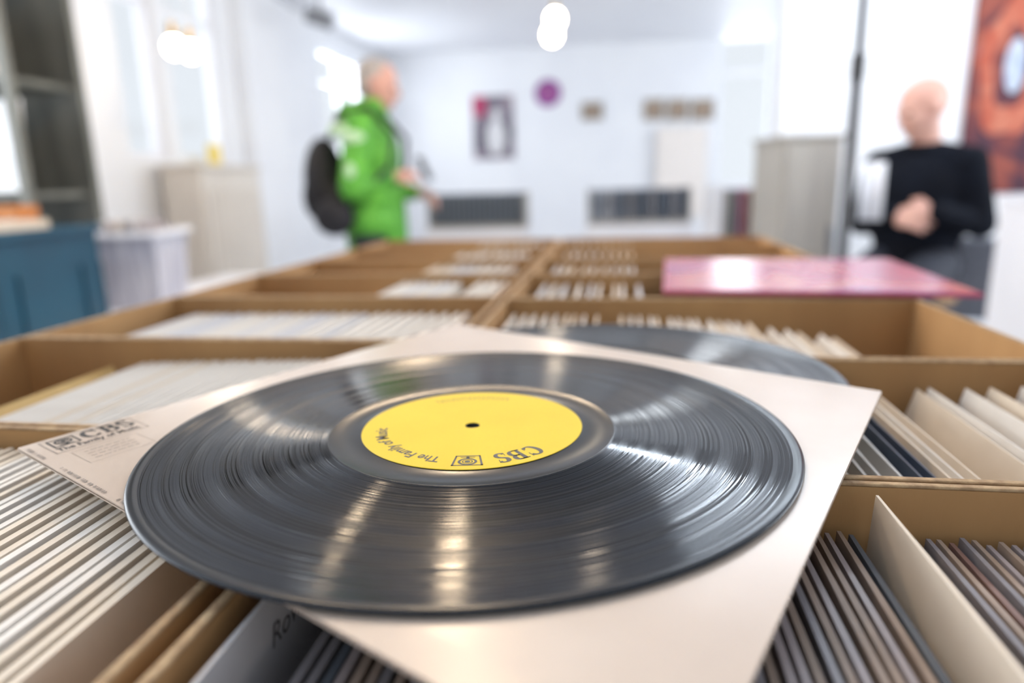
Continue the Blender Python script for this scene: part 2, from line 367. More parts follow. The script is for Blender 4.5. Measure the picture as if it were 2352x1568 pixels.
def sleeve_mesh(w, h, th, m):
    k = (w, h, th, m)
    if k not in _sm:
        mb = MB(); n = 6; vs = []; fs = []
        for side in (-1, 1):
            for j in range(n+1):
                y = -w/2 + w*j/n
                bel = math.sin(PI*j/n)
                for z, kk in ((0, .5), (h*.5, 1.0), (h, .7)):
                    vs.append((side*th/2*(.55+.45*bel*kk), y, z))
        c = 3*(n+1)
        for j in range(n):
            for q in range(2):
                a = j*3+q; fs.append((a, a+1, a+4, a+3)); a += c; fs.append((a, a+3, a+4, a+1))
            fs.append((j*3+2, c+j*3+2, c+(j+1)*3+2, (j+1)*3+2)); fs.append((j*3, (j+1)*3, c+(j+1)*3, c+j*3))
        for q in range(2):
            fs.append((q, c+q, c+q+1, q+1)); a = n*3+q; fs.append((a, a+1, c+a+1, c+a))
        o = mb.add(vs, fs).build('record_sleeve', m); _sm[k] = o.data; bpy.data.objects.remove(o)
    return _sm[k]
NSL = [0]
def sheets(t0, t1, s_start, n, pitch, h, tilt0, tilt1, pal, label, group, th=.0022, yaw0=0, yaw1=0, w=.178, jit=.3, name='record_sleeve', hj=0):
    tm = (t0+t1)/2; out = []
    for i in range(n):
        k = i/max(n-1, 1); tl = math.radians(tilt0+(tilt1-tilt0)*k); yw = math.radians(yaw0+(yaw1-yaw0)*k)
        m = random.choice(pal) if isinstance(pal, (list, tuple)) else pal
        me = sleeve_mesh(w, h-hj*(i % 3), th, m); o = bpy.data.objects.new(name, me); COL.objects.link(o)
        s = s_start + pitch*i + random.uniform(-jit, jit)*max(pitch-th*1.4, 0)
        s_b = s - math.sin(tl)*h
        o.location = W(s_b, tm + random.uniform(-.0015, .0015), ZI + abs(math.sin(tl))*th*.5 + .0006); o.rotation_euler = (0, tl, -AL+yw)
        tag(o, label, 'record sleeve', group); out.append(o); NSL[0] += 1
    return out
Wp = ['white', 'white', 'cool', 'cream']
Cp = ['cream', 'white', 'cream', 'white', 'cream']
sheets(LT[0], LT[1], -.508, 52, .0067, .1865, -9, -6, Cp, 'cream paper single sleeve packed in the nearest box of the left row', 'sleeves in the nearest left box', th=.0052, yaw0=-3, yaw1=0, hj=.0004)
card = sheets(RT[0], RT[1], -.110, 1, .01, .190, 0, 0, 'cool', 'white divider card with handwriting at the left end of the nearest right box', None, th=.0018, name='divider_card')[0]
sheets(RT[0], RT[1], -.094, 44, .0044, .176, 3, 3, ['brownp', 'grey', 'lav', 'lav', 'brownp', 'grey', 'brownp', 'steel'], 'grey worn single sleeve packed left of the tall cream divider in the nearest right box', 'grey sleeves left of the divider in the nearest right box', th=.0031, hj=.0007)
dv = sheets(RT[0], RT[1], .1035, 1, .01, .193, 3, 3, 'cream', 'tall cream divider card standing above the dark sleeves in the nearest right box', None, th=.0020, name='divider_card')[0]
sheets(RT[0], RT[1], .111, 38, .0045, .175, 3, 2, ['brownp', 'lav', 'brownp', 'dred', 'grey', 'lav', 'brownp'], 'brownish single sleeve packed right of the tall divider in the nearest right box', 'brown sleeves right of the divider in the nearest right box', th=.0031, hj=.0007)
vs, fs, w_ = text_geo('Rowe', .0); sc = .0115
MB().add([(.0012, (x*sc+y*sc*.25)-.004, .172+y*sc) for x, y in vs], fs).build('handwriting', 'pencil', card)
sheets(RT[1], RT[2], .05, 11, .0085, .181, 12, 14, Wp, 'white single sleeve standing half under the big cover in the second right box', 'sleeves at the left of the second right box')
sheets(RT[1], RT[2], .1455, 2, .0060, .181, 14, 15, ['navy'], 'dark blue single sleeve leaning among white ones in the second right box', 'dark sleeves in the second right box', th=.0016)
sheets(RT[1], RT[2], .1575, 2, .0070, .182, 15, 16, ['white', 'cream'], 'white single sleeve just right of the dark blue ones in the second right box', 'sleeves beside the dark ones in the second right box', th=.0018)
sheets(RT[1], RT[2], .176, 6, .0180, .184, 17, 12, ['white', 'cream', 'white'], 'white single sleeve leaning with wide gaps at the right of the second right box', 'loose sleeves in the second right box', th=.0018, jit=.35)
sheets(RT[2], RT[3], -.106, 9, .0105, .183, 2, 6, Wp, 'white single sleeve at the left end of the third right box', 'sleeves at the left of the third right box', th=.003)
sheets(RT[2], RT[3], .002, 14, .0098, .184, 8, 18, ['cream', 'white', 'white'], 'white single sleeve in the dense bunch of the third right box', 'dense sleeves in the third right box', th=.0024)
sheets(RT[2], RT[3], .148, 5, .0170, .184, 22, 29, ['cream', 'white'], 'white single sleeve leaning far right with a gap in the third right box', 'leaning sleeves in the third right box', th=.0024)
for i in range(3, 7):
    sheets(RT[i], RT[i+1], -.100, 9, .0155, .183, 3, 8, Wp, 'white single sleeve in the %s right box' % ORD[i], 'sleeves in the %s right box' % ORD[i], th=.004)
sheets(LT[1], LT[2], -.398, 36, .0069, .184, -16, -4, ['white', 'white', 'cream', 'white'], 'white single sleeve packed in the second left box', 'sleeves in the second left box', th=.0026)
sheets(LT[1], LT[2], -.432, 1, .01, .186, -22, -22, 'kraft', 'yellowish kraft divider card leaning beside white sleeves in the second left box', None, name='divider_card')
sheets(LT[2], LT[3], -.488, 26, .0130, .180, -10, -4, ['white', 'cool', 'white'], 'white single sleeve packed in the third left box', 'sleeves in the third left box', th=.006)
sheets(LT[3], LT[4], -.30, 8, .0115, .186, -8, -6, ['white', 'white', 'cool'], 'white single sleeve in the left bunch of the fourth left box', 'left bunch of sleeves in the fourth left box', th=.004)
sheets(LT[3], LT[4], -.188, 4, .0115, .186, -2, -2, ['white', 'cool'], 'white single sleeve at the right end of the fourth left box', 'right bunch of sleeves in the fourth left box', th=.004)
for i in range(4, 7):
    sheets(LT[i], LT[i+1], -.30, 9, .016, .185, -7, -4, Wp, 'white single sleeve in the %s left box' % ORD[i], 'sleeves in the %s left box' % ORD[i], th=.004)
print('sleeves', NSL[0])
# ------------------------------------------------------------------ RECORDS AND COVER
DISC = [(.0036, .0016), (.0530, .0016), (.0545, .0013), (.0680, .0013), (.0685, .0016), (.0691, .0016), (.0696, .0011), (.1450, .0011), (.1470, .0016), (.1492, .0017), (.1503, .0013), (.1508, .0009), (.1503, .0004), (.149, .0001), (.0036, 0.0)]
def record(x, y, z, label, rz):
    e = empty('vinyl_record', (x, y, z), rz, label, 'record')
    MB().lathe(DISC, 320).build('disc', 'vinyl', e, smooth=True)
    MB().lathe([(.0036, .00165), (.0040, .0019), (.0534, .0019), (.0536, .00165)], 160).build('paper_label', 'label', e)
    return e
rec2 = record(.056, .434, ZR+.0010, 'black vinyl record half hidden under the white cover', 0)
zc_ = ZR+.0034
zc1 = zc_+.0024
cs = [pz(40, 1027, zc1), pz(1045, 742, zc1), pz(2025, 897, zc1)]
ll = (pz(650, 1372, zc1)-cs[0]).normalized(); rr = (pz(1722, 1568, zc1)-cs[2]).normalized()
det = ll.x*(-rr.y)+rr.x*ll.y; dx, dy = cs[2].x-cs[0].x, cs[2].y-cs[0].y
a_ = (dx*(-rr.y)+rr.x*dy)/det
cs.append(cs[0]+ll*a_)
cen = sum(cs, Vector())/4
cov = empty('album_cover', (cen.x, cen.y, zc_), 0, 'large cream white laminated album cover lying under the vinyl record with yellow label', 'album cover')
def grid_sheet(corners, z0, z1, n=24, warp=0):
    L, T, Rr, B = [c-cen for c in corners]; vs = []; fs = []
    for zz in (z0, z1):
        for i in range(n+1):
            for j in range(n+1):
                u, v = i/n, j/n; q = L*(1-u)*(1-v)+T*u*(1-v)+Rr*u*v+B*(1-u)*v
                zz2 = zz if 0 < i < n and 0 < j < n else (z0+z1)/2 + (zz-(z0+z1)/2)*.5
                vs.append((q.x, q.y, zz2))
    m = (n+1)**2
    for i in range(n):
        for j in range(n):
            a = i*(n+1)+j; fs.append((a, a+1, a+n+2, a+n+1)); fs.append((m+a, m+a+n+1, m+a+n+2, m+a+1))
    for k in range(n):
        for a, b in ((k, k+1), (n*(n+1)+k+1, n*(n+1)+k)): fs.append((a, m+a, m+b, b))
        for a, b in (((k+1)*(n+1), k*(n+1)), (k*(n+1)+n, (k+1)*(n+1)+n)): fs.append((a, m+a, m+b, b))
    return MB().add(vs, fs)
grid_sheet(cs, 0, .0011).build('back_board', 'cover', cov)
grid_sheet(cs, .0012, .0024).build('front_board', 'cover', cov, smooth=False)
L0 = cs[0]-cen; e1 = (cs[1]-cs[0]).normalized(); e2 = (cs[3]-cs[0]).normalized()
def cf(a, b):   # a along upper left edge, b inwards; text up = -e2
    return lambda x, y: ((L0+e1*(a+x)-e2*(y)+e2*b).x, (L0+e1*(a+x)-e2*(y)+e2*b).y)
def scaled(fn, sx, sy=None, sh=0):
    sy = sy or sx
    return lambda x, y: fn(x*sx+y*sy*sh, y*sy)
zp = .00245+.00005
place(logo_geo(), scaled(cf(.0100, .0178), .0122), 'printed_emblem', 'ink', cov, zp)
place(cbs_geo(), scaled(cf(.0245, .0175), .0094, .0126), 'printed_lettering', 'ink', cov, zp)
g = text_geo('The Family of Music', .022)
place(g, scaled(cf(.0095, .0242), .0385/g[2], .0066), 'printed_lettering', 'ink', cov, zp)
mbx = MB()
for (a0, a1, b0, b1) in ((.0075, .051, .0035, .0039), (.0075, .051, .0265, .0269), (.0075, .0079, .0035, .0269), (.0506, .051, .0035, .0269), (.012, .042, .031, .0312), (.012, .042, .052, .0522), (.012, .0122, .031, .052), (.042, .0422, .031, .0522)):
    q = [L0+e1*a+e2*b for a, b in ((a0, b0), (a1, b0), (a1, b1), (a0, b1))]; mbx.add([(p.x, p.y, zp) for p in q], [(0, 1, 2, 3)])
rs = random.Random(3)
for row in range(4):
    a = .016
    while a < .037:
        w = rs.uniform(.0012, .004); b = .035+row*.004
        q = [L0+e1*x+e2*y for x, y in ((a, b), (a+w, b), (a+w, b+.0006), (a, b+.0006))]; mbx.add([(p.x, p.y, zp) for p in q], [(0, 1, 2, 3)]); a += w+.0009
mbx.build('printed_box', 'greyink', cov)
mbs = MB(); b = .006
while b < .17:
    w = rs.uniform(.0005, .0013)
    if rs.random() < .72 and not (.028 < b < .045 or .09 < b < .10):
        q = [L0+e1*x+e2*y for x, y in ((.0012, b), (.0012, b+w), (.0028, b+w), (.0028, b))]; mbs.add([(p.x, p.y, zp) for p in q], [(0, 1, 2, 3)])
    b += w+.0008
mbs.build('spine_print', 'greyink', cov)
pc = pz(1085, 966, .9905)
rec = record(pc.x, pc.y, zc1+.0006, 'black vinyl record with plain yellow center label lying on top of the white cover', 0)
def arcfn(r0, ang0, sx, sy=None):
    sy = sy or sx
    return lambda x, y: ((r0+y*sy)*math.cos(math.radians(ang0)-x*sx/r0), (r0+y*sy)*math.sin(math.radians(ang0)-x*sx/r0))
lab = [c for c in rec.children if c.name.startswith('paper_label')][0]
zl = .00196
place(cbs_geo(), arcfn(.0395, -46, .0076, .0104), 'printed_lettering', 'faint', lab, zl)
place(logo_geo(), arcfn(.0392, -82, .0108, .0108), 'printed_emblem', 'faint', lab, zl)
g = text_geo('The Family of Music', .018)
place(g, arcfn(.0415, -106, .0415*math.radians(72)/g[2], .0082), 'printed_lettering', 'faint', lab, zl)
mbf = MB(); a = 66.
while a < 120:
    w = rs.uniform(1.6, 2.8); r0, r1 = .0415, .0448
    pts = [(r*math.cos(math.radians(x)), r*math.sin(math.radians(x)), zl) for r, x in ((r0, a), (r0, a+w*.38), (r1, a+w*.38), (r1, a))]; mbf.add(pts, [(0, 1, 2, 3)])
    rt = rs.choice((r0, r1-.0008, (r0+r1)/2))
    pts = [(r*math.cos(math.radians(x)), r*math.sin(math.radians(x)), zl) for r, x in ((rt, a+w*.38), (rt, a+w), (rt+.0008, a+w), (rt+.0008, a+w*.38))]; mbf.add(pts, [(0, 1, 2, 3)]); a += w+.8
mbf.build('printed_fine_line', 'fainter', lab)
# ------------------------------------------------------------------ PINK ALBUM
pk = empty('album_cover', (.350, .85, ZR+.0015), -math.radians(13), 'glossy pink and red album cover lying across the boxes of the right row', 'album cover')
h = .1545
MB().box(-h, h, -h, h, 0, .0045).build('board', 'pinkedge', pk, bevel=.0012)
MB().box(-h+.003, h-.003, -h+.003, h-.003, .0045, .0049).build('front_artwork', 'pinkart', pk)
# ------------------------------------------------------------------ LEFT TABLE, CRATE, BIN
table('table', 0, .95, 0, .95, .78, 'pale side table under the blue crate and white bin', base=Vector((-1.45, 1.80, 0)), rot=0)
def crate(x, y, z, w, d, h, rz, m, label):
    e = empty('plastic_crate', (x, y, z), rz, label, 'crate'); t = .008; hw, hd = w/2, d/2
    MB().box(-hw+.01, hw-.01, -hd+.01, hd-.01, 0, .008).build('crate_floor', m, e)
    for nm, a in (('front_wall', (-hw, hw, -hd, -hd+t)), ('back_wall', (-hw, hw, hd-t, hd))):
        p = MB().box(a[0], a[1], a[2], a[3], 0, h*.62).box(-hw, .03, a[2], a[3], h*.62, h*.86).box(.14, hw, a[2], a[3], h*.62, h*.86).box(-hw, hw, a[2], a[3], h*.86, h)
        sy = -1 if a[2] < 0 else 1
        for k in (0, 3, 6):
            xx = -hw+w*k/6; p.box(max(xx-.012, -hw), min(xx+.012, hw), min(a[2], a[2]+sy*.006), max(a[3], a[3]+sy*.006), .0, h*.6)
        p.build(nm, m, e)
    for s_ in (-1, 1):
        p = MB().box(min(s_*hw, s_*(hw-t)), max(s_*hw, s_*(hw-t)), -hd+t, hd-t, 0, h)
        for k in (1, 4):
            yy = -hd+d*k/5; p.box(s_*(hw+.003)-.003, s_*(hw+.003)+.003, yy-.006, yy+.006, 0, h*.6)
        p.build('side_wall', m, e)
    MB().box(-hw-.012, hw+.012, -hd-.012, -hd, h-.02, h).box(-hw-.012, hw+.012, hd, hd+.012, h-.02, h).box(-hw-.012, -hw, -hd, hd, h-.02, h).box(hw, hw+.012, -hd, hd, h-.02, h).build('rim', m, e, bevel=.002)
    return e
crate(-1.345, 1.64, .781, .52, .36, .245, math.radians(-3), 'blue', 'dark blue plastic crate on the side table at the left')
def upright(n, x0, dx, y, z, w, h, th, pal, label, group, rz=0, tilt=0, cat='record sleeve', name='record_sleeve'):
    for i in range(n):
        m = pal[i % len(pal)]; me = sleeve_mesh(w, h, th, m); o = bpy.data.objects.new(name, me); COL.objects.link(o)
        o.location = (x0+dx*i, y, z); o.rotation_euler = (0, math.radians(tilt), rz)
        tag(o, label, cat, group)
upright(9, -1.53, .043, 1.64, .792, .31, .250, .010, ['white', 'cool', 'cream'], 'pale record sleeve standing in the dark blue crate', 'sleeves in the blue crate')
bn = empty('storage_bin', (-1.09, 2.02, .781), math.radians(4), 'small milky plastic bin full of papers on the side table', 'bin')
def ring_box(w, d, w2, d2, h, t):
    vs = []
    for (a, b, z) in ((w, d, 0), (w2, d2, h), (w2-t, d2-t, h), (w-t, d-t, .006)):
        vs += [(-a/2, -b/2, z), (a/2, -b/2, z), (a/2, b/2, z), (-a/2, b/2, z)]
    fs = [(3, 2, 1, 0), (12, 13, 14, 15)]
    for l in range(3):
        for k in range(4): fs.append((l*4+k, l*4+(k+1) % 4, l*4+4+(k+1) % 4, l*4+4+k))
    return MB().add(vs, fs)
ring_box(.18, .20, .205, .235, .215, .008).build('bin_body', 'bin', bn, bevel=.002)
MB().box(-.115, .115, -.130, -.118, .200, .215).box(-.115, .115, .118, .130, .200, .215).box(-.115, -.103, -.118, .118, .200, .215).box(.103, .115, -.118, .118, .200, .215).build('rim', 'whitem', bn, bevel=.002)
upright(6, -1.145, .022, 2.02, .79, .165, .235, .009, ['cool', 'lav', 'white', 'grey'], 'paper sheet standing in the small milky bin', 'papers in the milky bin', rz=math.radians(4), cat='paper', name='paper_sheet')
table('table', 0, .55, 0, .55, .74, 'white low table between the window sill and the box table', base=Vector((-1.03, 2.75, 0)), rot=-AL)
rk = empty('display_rack', (-2.0, 2.55, 0), -AL, 'tall dark olive rack of record covers at the left edge beside the window', 'rack')
for x in (-.46, .42):
    for y in (-.15, .15): MB().box(x, x+.03, y-.015, y+.015, 0, 2.3).build('post', 'rack', rk)
for k in range(6): MB().box(-.43, .42, -.165, .135, .35+.37*k, .37+.37*k).build('shelf', 'rack', rk)
MB().box(-.43, .42, .15, .165, .37, 2.25).build('back_panel', 'rack', rk)
pals = [['olive', 'steel', 'black'], ['cool', 'olive', 'cool'], ['olive', 'cool', 'tan'], ['steel', 'black', 'olive']]
names = ['bottom', 'lower', 'middle', 'upper']
for k in range(4):
    for i in range(3):
        m = pals[k][i]; o = MB().box(-.13, .13, -.003, .003, 0, .30).build('record_cover', m, bevel=.001)
        lx = -.26+.27*i; p = Matrix.Rotation(-AL, 4, 'Z') @ Vector((lx, -.12, 0)) + rk.location
        o.location = (p.x, p.y, .745+.37*k); o.rotation_euler = (math.radians(-7), 0, -AL)
        tag(o, '%s record cover, %s in the row on the %s rack shelf' % ({'olive': 'olive grey', 'steel': 'slate', 'cool': 'pale', 'black': 'black', 'tan': 'tan'}[m], ['leftmost', 'middle', 'rightmost'][i], names[k]), 'record cover', 'covers on the left rack')
ob = MB().box(-.055, .055, -.05, .05, 0, .265).box(-.057, .057, -.052, .052, .265, .290).build('small_box', 'orange', bevel=.003)
ob.location = (-1.52, 2.13, .781); tag(ob, 'small orange box standing behind the blue crate', 'box')
rc = empty('radiator_cover', W(SL+.17, 3.95, 0), -AL, 'beige radiator cover below the window behind the white table', 'radiator cover')
MB().box(-.12, .12, -.34, .34, .02, 1.22).build('casing', 'beige', rc, bevel=.02, bseg=4)
MB().box(-.13, .13, -.35, .35, 1.22, 1.25).build('top_board', 'beige', rc, bevel=.01)
for k in range(8): MB().box(.12, .128, -.30+.08*k, -.27+.08*k, .15, 1.1).build('slat', 'beige', rc)
# ------------------------------------------------------------------ BACK FURNITURE
def bin_back(pxl, pxr, Y, ztop, label, sl, pal):
    a = pY(pxl, 470, Y); b_ = pY(pxr, 470, Y); cx = (a.x+b_.x)/2; w = (b_.x-a.x); HS = .235; z0 = ztop-HS-.012
    e = empty('white_cabinet', (cx, Y+.2, 0), -AL*.6, 'white cabinet carrying %s' % label, 'cabinet')
    MB().box(-w/2-.03, w/2+.03, -.2, .2, .06, z0-.001).build('body', 'whitem', e, bevel=.005)
    MB().box(-w/2, w/2, -.18, .18, 0, .06).build('plinth', 'metal', e)
    for s_ in (-1, 1):
        d = MB().box(min(s_*.004, s_*(w/2)), max(s_*.004, s_*(w/2)), -.215, -.201, .09, z0-.03).build('door', 'whitem', e, bevel=.003)
        MB().cyl((s_*.05, -.235, .5), (s_*.05, -.215, .5), .012).build('knob', 'metal', d)
    c = empty('record_crate', (cx, Y+.2, z0), -AL*.6, label, 'crate')
    MB().box(-w/2, w/2, -.16, .16, 0, .012).build('crate_floor', 'bgrey', c)
    for s_ in (-1, 1):
        MB().box(s_*w/2-.008, s_*w/2+.008, -.16, .16, .012, HS+.02).build('end_panel', 'bgrey', c)
        MB().box(-w/2+.009, w/2-.009, s_*.15-.006, s_*.15+.006, .012, .03).build('side_rail', 'bgrey', c)
    n = 18; r = Matrix.Rotation(-AL*.6, 4, 'Z'); th = (w-.06)/(n-1)*.9
    for i in range(n):
        me = sleeve_mesh(.27, HS, th, pal[(i*7) % len(pal)]); o = bpy.data.objects.new('record_sleeve', me); COL.objects.link(o)
        p = r @ Vector((-w/2+.03+(w-.06)*i/(n-1), 0, 0)); o.location = (cx+p.x, Y+.2+p.y, z0+.0125); o.rotation_euler = (0, 0, -AL*.6)
        tag(o, sl, 'record sleeve', sl)
bin_back(985, 1212, 4.9, 1.03, 'crate of dark records on the cabinet behind the person in green', 'dark record in the crate nearer the person in green', ['steel', 'grey', 'olive', 'steel', 'grey', 'bgrey', 'steel'])
bin_back(1360, 1592, 4.9, 1.035, 'crate of dark blue records on the cabinet below the small pictures', 'dark blue record in the crate right of the gap', ['steel', 'grey', 'steel', 'navy'])
a = pY(1650, 480, 4.2); b_ = pY(1790, 480, 4.2); w = b_.x-a.x; cx = (a.x+b_.x)/2
wr = empty('white_shelf_unit', (cx, 4.35, 0), 0, 'white shelf unit of mixed records left of the beige grey cabinet', 'shelf unit')
MB().box(-w/2, w/2, -.16, .16, 0, .04).box(-w/2, w/2, -.16, .16, .70, .72).build('shelf', 'whitem', wr)
for s_ in (-1, 1): MB().box(s_*w/2-.01, s_*w/2+.01, -.16, .16, 0, 1.06).build('side_panel', 'whitem', wr)
for i in range(9):
    m = ['cool', 'bgrey', 'steel', 'pinks', 'dred', 'cream', 'olive', 'cool', 'bgrey'][i]
    o = bpy.data.objects.new('record_sleeve', sleeve_mesh(.29, .31, .022, m)); COL.objects.link(o); o.location = (cx-w/2+.03+(w-.06)*i/8, 4.35, .7205)
    tag(o, 'record standing in the white shelf unit by the beige grey cabinet', 'record sleeve', 'records in the white shelf unit')
a = pY(1805, 310, 3.25); b_ = pY(1938, 310, 3.25)
gc = empty('cabinet', ((a.x+b_.x)/2, 3.45, 0), 0, 'beige grey metal cabinet behind the black post', 'cabinet'); w = (b_.x-a.x)/2
MB().box(-w, w, -.2, .2, .04, a.z-.02).build('body', 'bgrey', gc, bevel=.006)
MB().box(-w-.01, w+.01, -.21, .21, a.z-.02, a.z).build('top_panel', 'bgrey', gc, bevel=.004)
MB().box(-w+.02, w-.02, -.18, .18, 0, .04).build('plinth', 'black', gc)
d = MB().box(-w+.01, w-.01, -.215, -.201, .06, a.z-.04).build('door', 'bgrey', gc, bevel=.003)
MB().box(w-.05, w-.035, -.24, -.215, .75, .87).build('handle', 'metal', d)
p = pY(1950, 400, 2.5)
po = empty('black_post', (p.x, 2.5, 0), 0, 'thin black metal post standing beside the beige grey cabinet', 'post')
MB().cyl((0, 0, .015), (0, 0, 1.45), .018).build('lower_tube', 'black', po, smooth=True)
MB().cyl((0, 0, 1.45), (0, 0, ZC-.02), .014).build('upper_tube', 'black', po, smooth=True)
MB().cyl((0, 0, 1.42), (0, 0, 1.50), .024).build('clamp', 'black', po)
MB().lathe([(0.001, 0), (.10, 0), (.10, .01), (.03, .016), (.001, .016)], 32).build('base_plate', 'black', po)
MB().cyl((0, 0, ZC-.02), (0, 0, ZC-.001), .05).build('ceiling_plate', 'black', po)
# ------------------------------------------------------------------ WALL PICTURES
def wall_pic(pxl, pyt, pxr, pyb, label, cat='picture', name='framed_picture', m='print', fm='whitem', t=TB, fw=.03, group=None):
    s0, z1 = pt(pxl, pyt, t-.02); s1, z0 = pt(pxr, pyb, t-.02)
    e = empty(name, W((s0+s1)/2, t-.002, z0), -AL, label, cat, group); hw = (s1-s0)/2; H = z1-z0
    MB().box(-hw, hw, -.02, 0, 0, fw).box(-hw, hw, -.02, 0, H-fw, H).box(-hw, -hw+fw, -.02, 0, fw, H-fw).box(hw-fw, hw, -.02, 0, fw, H-fw).build('frame', fm, e, bevel=.002)
    MB().box(-hw+fw, hw-fw, -.012, -.002, fw, H-fw).build('print', m, e)
    return e, hw, H
e, hw, H = wall_pic(1078, 215, 1188, 370, 'white framed poster with dark print and red corner on the back wall', 'poster', 'framed_poster')
MB().box(-hw+.03, -hw*.3, -.0135, -.012, H*.68, H-.03).build('red_patch', 'pinkedge', e)
MB().ell((hw*.1, -.0125, H*.36), (hw*.42, .002, H*.26)).build('pale_figure', 'cool', e)
MB().ell((hw*.15, -.0127, H*.68), (hw*.2, .002, H*.09)).build('pale_figure', 'cool', e)
wall_pic(1335, 235, 1385, 275, 'small tan picture beside the purple disc', m='tan', fw=.02, fm='bgrey')
for i, (x0, x1) in enumerate(((1478, 1525), (1532, 1580), (1588, 1640))):
    wall_pic(x0, 228, x1, 275, ['leftmost', 'middle', 'rightmost'][i]+' of the three brown pictures in a row on the back wall', m='tan', fw=.02, fm='bgrey', group='three brown pictures')
s, z = pt(1258, 213, TB-.03)
e = empty('wall_disc', W(s, TB-.002, z), -AL, 'round purple disc hanging on the back wall', 'wall decoration')
MB().cyl((0, 0, 0), (0, -.02, 0), .14, .135, 40).build('rim', 'purple', e, bevel=.003)
MB().cyl((0, -.02, 0), (0, -.026, 0), .045, .045, 24).build('center', 'pinks', e)
s0, z1 = pt(1510, 295, TB-.03); s1, _ = pt(1625, 295, TB-.03)
bd = MB().box(-(s1-s0)/2, (s1-s0)/2, -.03, 0, 0, z1-.7).build('display_board', 'peach', bevel=.004); bd.location = W((s0+s1)/2, TB-.05, .7); bd.rotation_euler = (0, 0, -AL); tag(bd, 'pale peach board on the back wall below the brown pictures', 'board')
tq = 4.1; s0, z1 = pt(2258, -120, tq); s1, z0 = pt(2560, 438, tq)
z1 = min(z1, 2.45)
e = empty('large_poster', W((s0+s1)/2, tq-.002, z0), -AL, 'large orange and purple abstract poster at the right edge', 'poster'); hw = (s1-s0)/2; H = z1-z0
MB().box(-hw, hw, -.02, 0, 0, H).build('print', 'flame', e, bevel=.002)
rg = MB(); n = 48; vs = []; fs = []
for i in range(n):
    a = 2*PI*i/n; rw = 1+.08*math.sin(5*a)
    for rr_ in (.55, .95): vs.append((-hw*.50+hw*.42*rr_*math.cos(a)*rw, -.0215, H*.52+H*.30*rr_*math.sin(a)*rw))
for i in range(n):
    k = (i+1) % n; fs.append((2*i, 2*i+1, 2*k+1, 2*k))
rg.add(vs, fs).build('flame_ring', 'flame2', e)
MB().add([(-hw*.46+hw*.13*math.cos(2*PI*i/n), -.0215, H*.53+H*.11*math.sin(2*PI*i/n)) for i in range(n)], [tuple(range(n))]).build('pale_center', 'icy', e)
o = MB().box(-.003, .003, -.07, .07, 0, .13).build('paper_card', 'yellowc', bevel=.001)
o.location = W(SL+.10, 4.1, 1.2505); o.rotation_euler = (0, 0, -AL); tag(o, 'small yellow card standing on the beige radiator cover', 'card')
# ------------------------------------------------------------------ LAMPS
def pendant(p, r, label, group=None, m='bulbfar'):
    e = empty('pendant_lamp', (p.x, p.y, p.z), 0, label, 'lamp', group); hz = ZC-p.z
    MB().cyl((0, 0, r+.05), (0, 0, hz-.02), .003, n=8).build('cord', 'whitem', e)
    MB().lathe([(.001, hz-.03), (.05, hz-.03), (.05, hz-.001), (.001, hz-.001)], 24).build('ceiling_rose', 'whitem', e)
    MB().cyl((0, 0, r*.8), (0, 0, r+.06), .02, .016).build('socket', 'brass', e)
    MB().ell((0, 0, 0), (r, r, r*1.08), nu=24, nv=16).build('bulb', m, e, smooth=True)
    return e
g_ = 'glowing pendant bulbs'
pendant(pY(1275, 44, 4.6), .05, 'upper glowing bulb of the middle pair near the ceiling', g_)
pendant(pY(1268, 80, 5.0), .055, 'lower glowing bulb of the middle pair near the ceiling', g_)
pendant(pY(400, 108, 3.3), .04, 'left glowing bulb of the left pair before the window', g_)
pendant(pY(438, 118, 3.5), .04, 'right glowing bulb of the left pair before the window', g_)
pendant(Vector((-.25, 2.25, 2.30)), .050, 'glowing bulb hanging above the table beyond the boxes', g_, 'bulb')
pendant(Vector((-.17, 1.45, 2.32)), .036, 'glowing bulb hanging over the rows of boxes', g_, 'bulb')
pendant(Vector((-.64, 1.53, 2.28)), .032, 'glowing bulb hanging above the blue crate', g_, 'bulb')
tl = empty('added_tube_light', (1.25, 2.75, ZC-.001), math.radians(-22), 'unseen cool white tube light added for the right highlight on the record', 'lamp')  # added above the frame only to streak the right side of the vinyl
MB().box(-.62, .62, -.05, .05, -.10, -.06).build('housing', 'whitem', tl, bevel=.006)
MB().cyl((-.58, 0, -.13), (.58, 0, -.13), .025, n=20).build('tube', 'tube', tl, smooth=True)
for x in (-.6, .6): MB().box(x-.012, x+.012, -.02, .02, -.155, -.10).build('end_socket', 'whitem', tl)
for x in (-.45, .45): MB().cyl((x, 0, -.06), (x, 0, 0), .004, n=8).build('cord', 'whitem', tl)
p = pY(735, 40, 5.2)
sp = empty('ceiling_spotlight', (p.x, p.y, ZC-.001), 0, 'dark grey spotlight fixed to the ceiling left of the person in green', 'lamp')
MB().cyl((0, 0, 0), (0, 0, -.02), .06).build('mount', 'metal', sp); MB().cyl((0, 0, -.02), (0, 0, p.z-ZC), .012).build('arm', 'metal', sp)
MB().cyl((-.09, 0, p.z-ZC+.02), (.08, 0, p.z-ZC-.03), .05, .06, 24).build('shade', 'metal', sp)
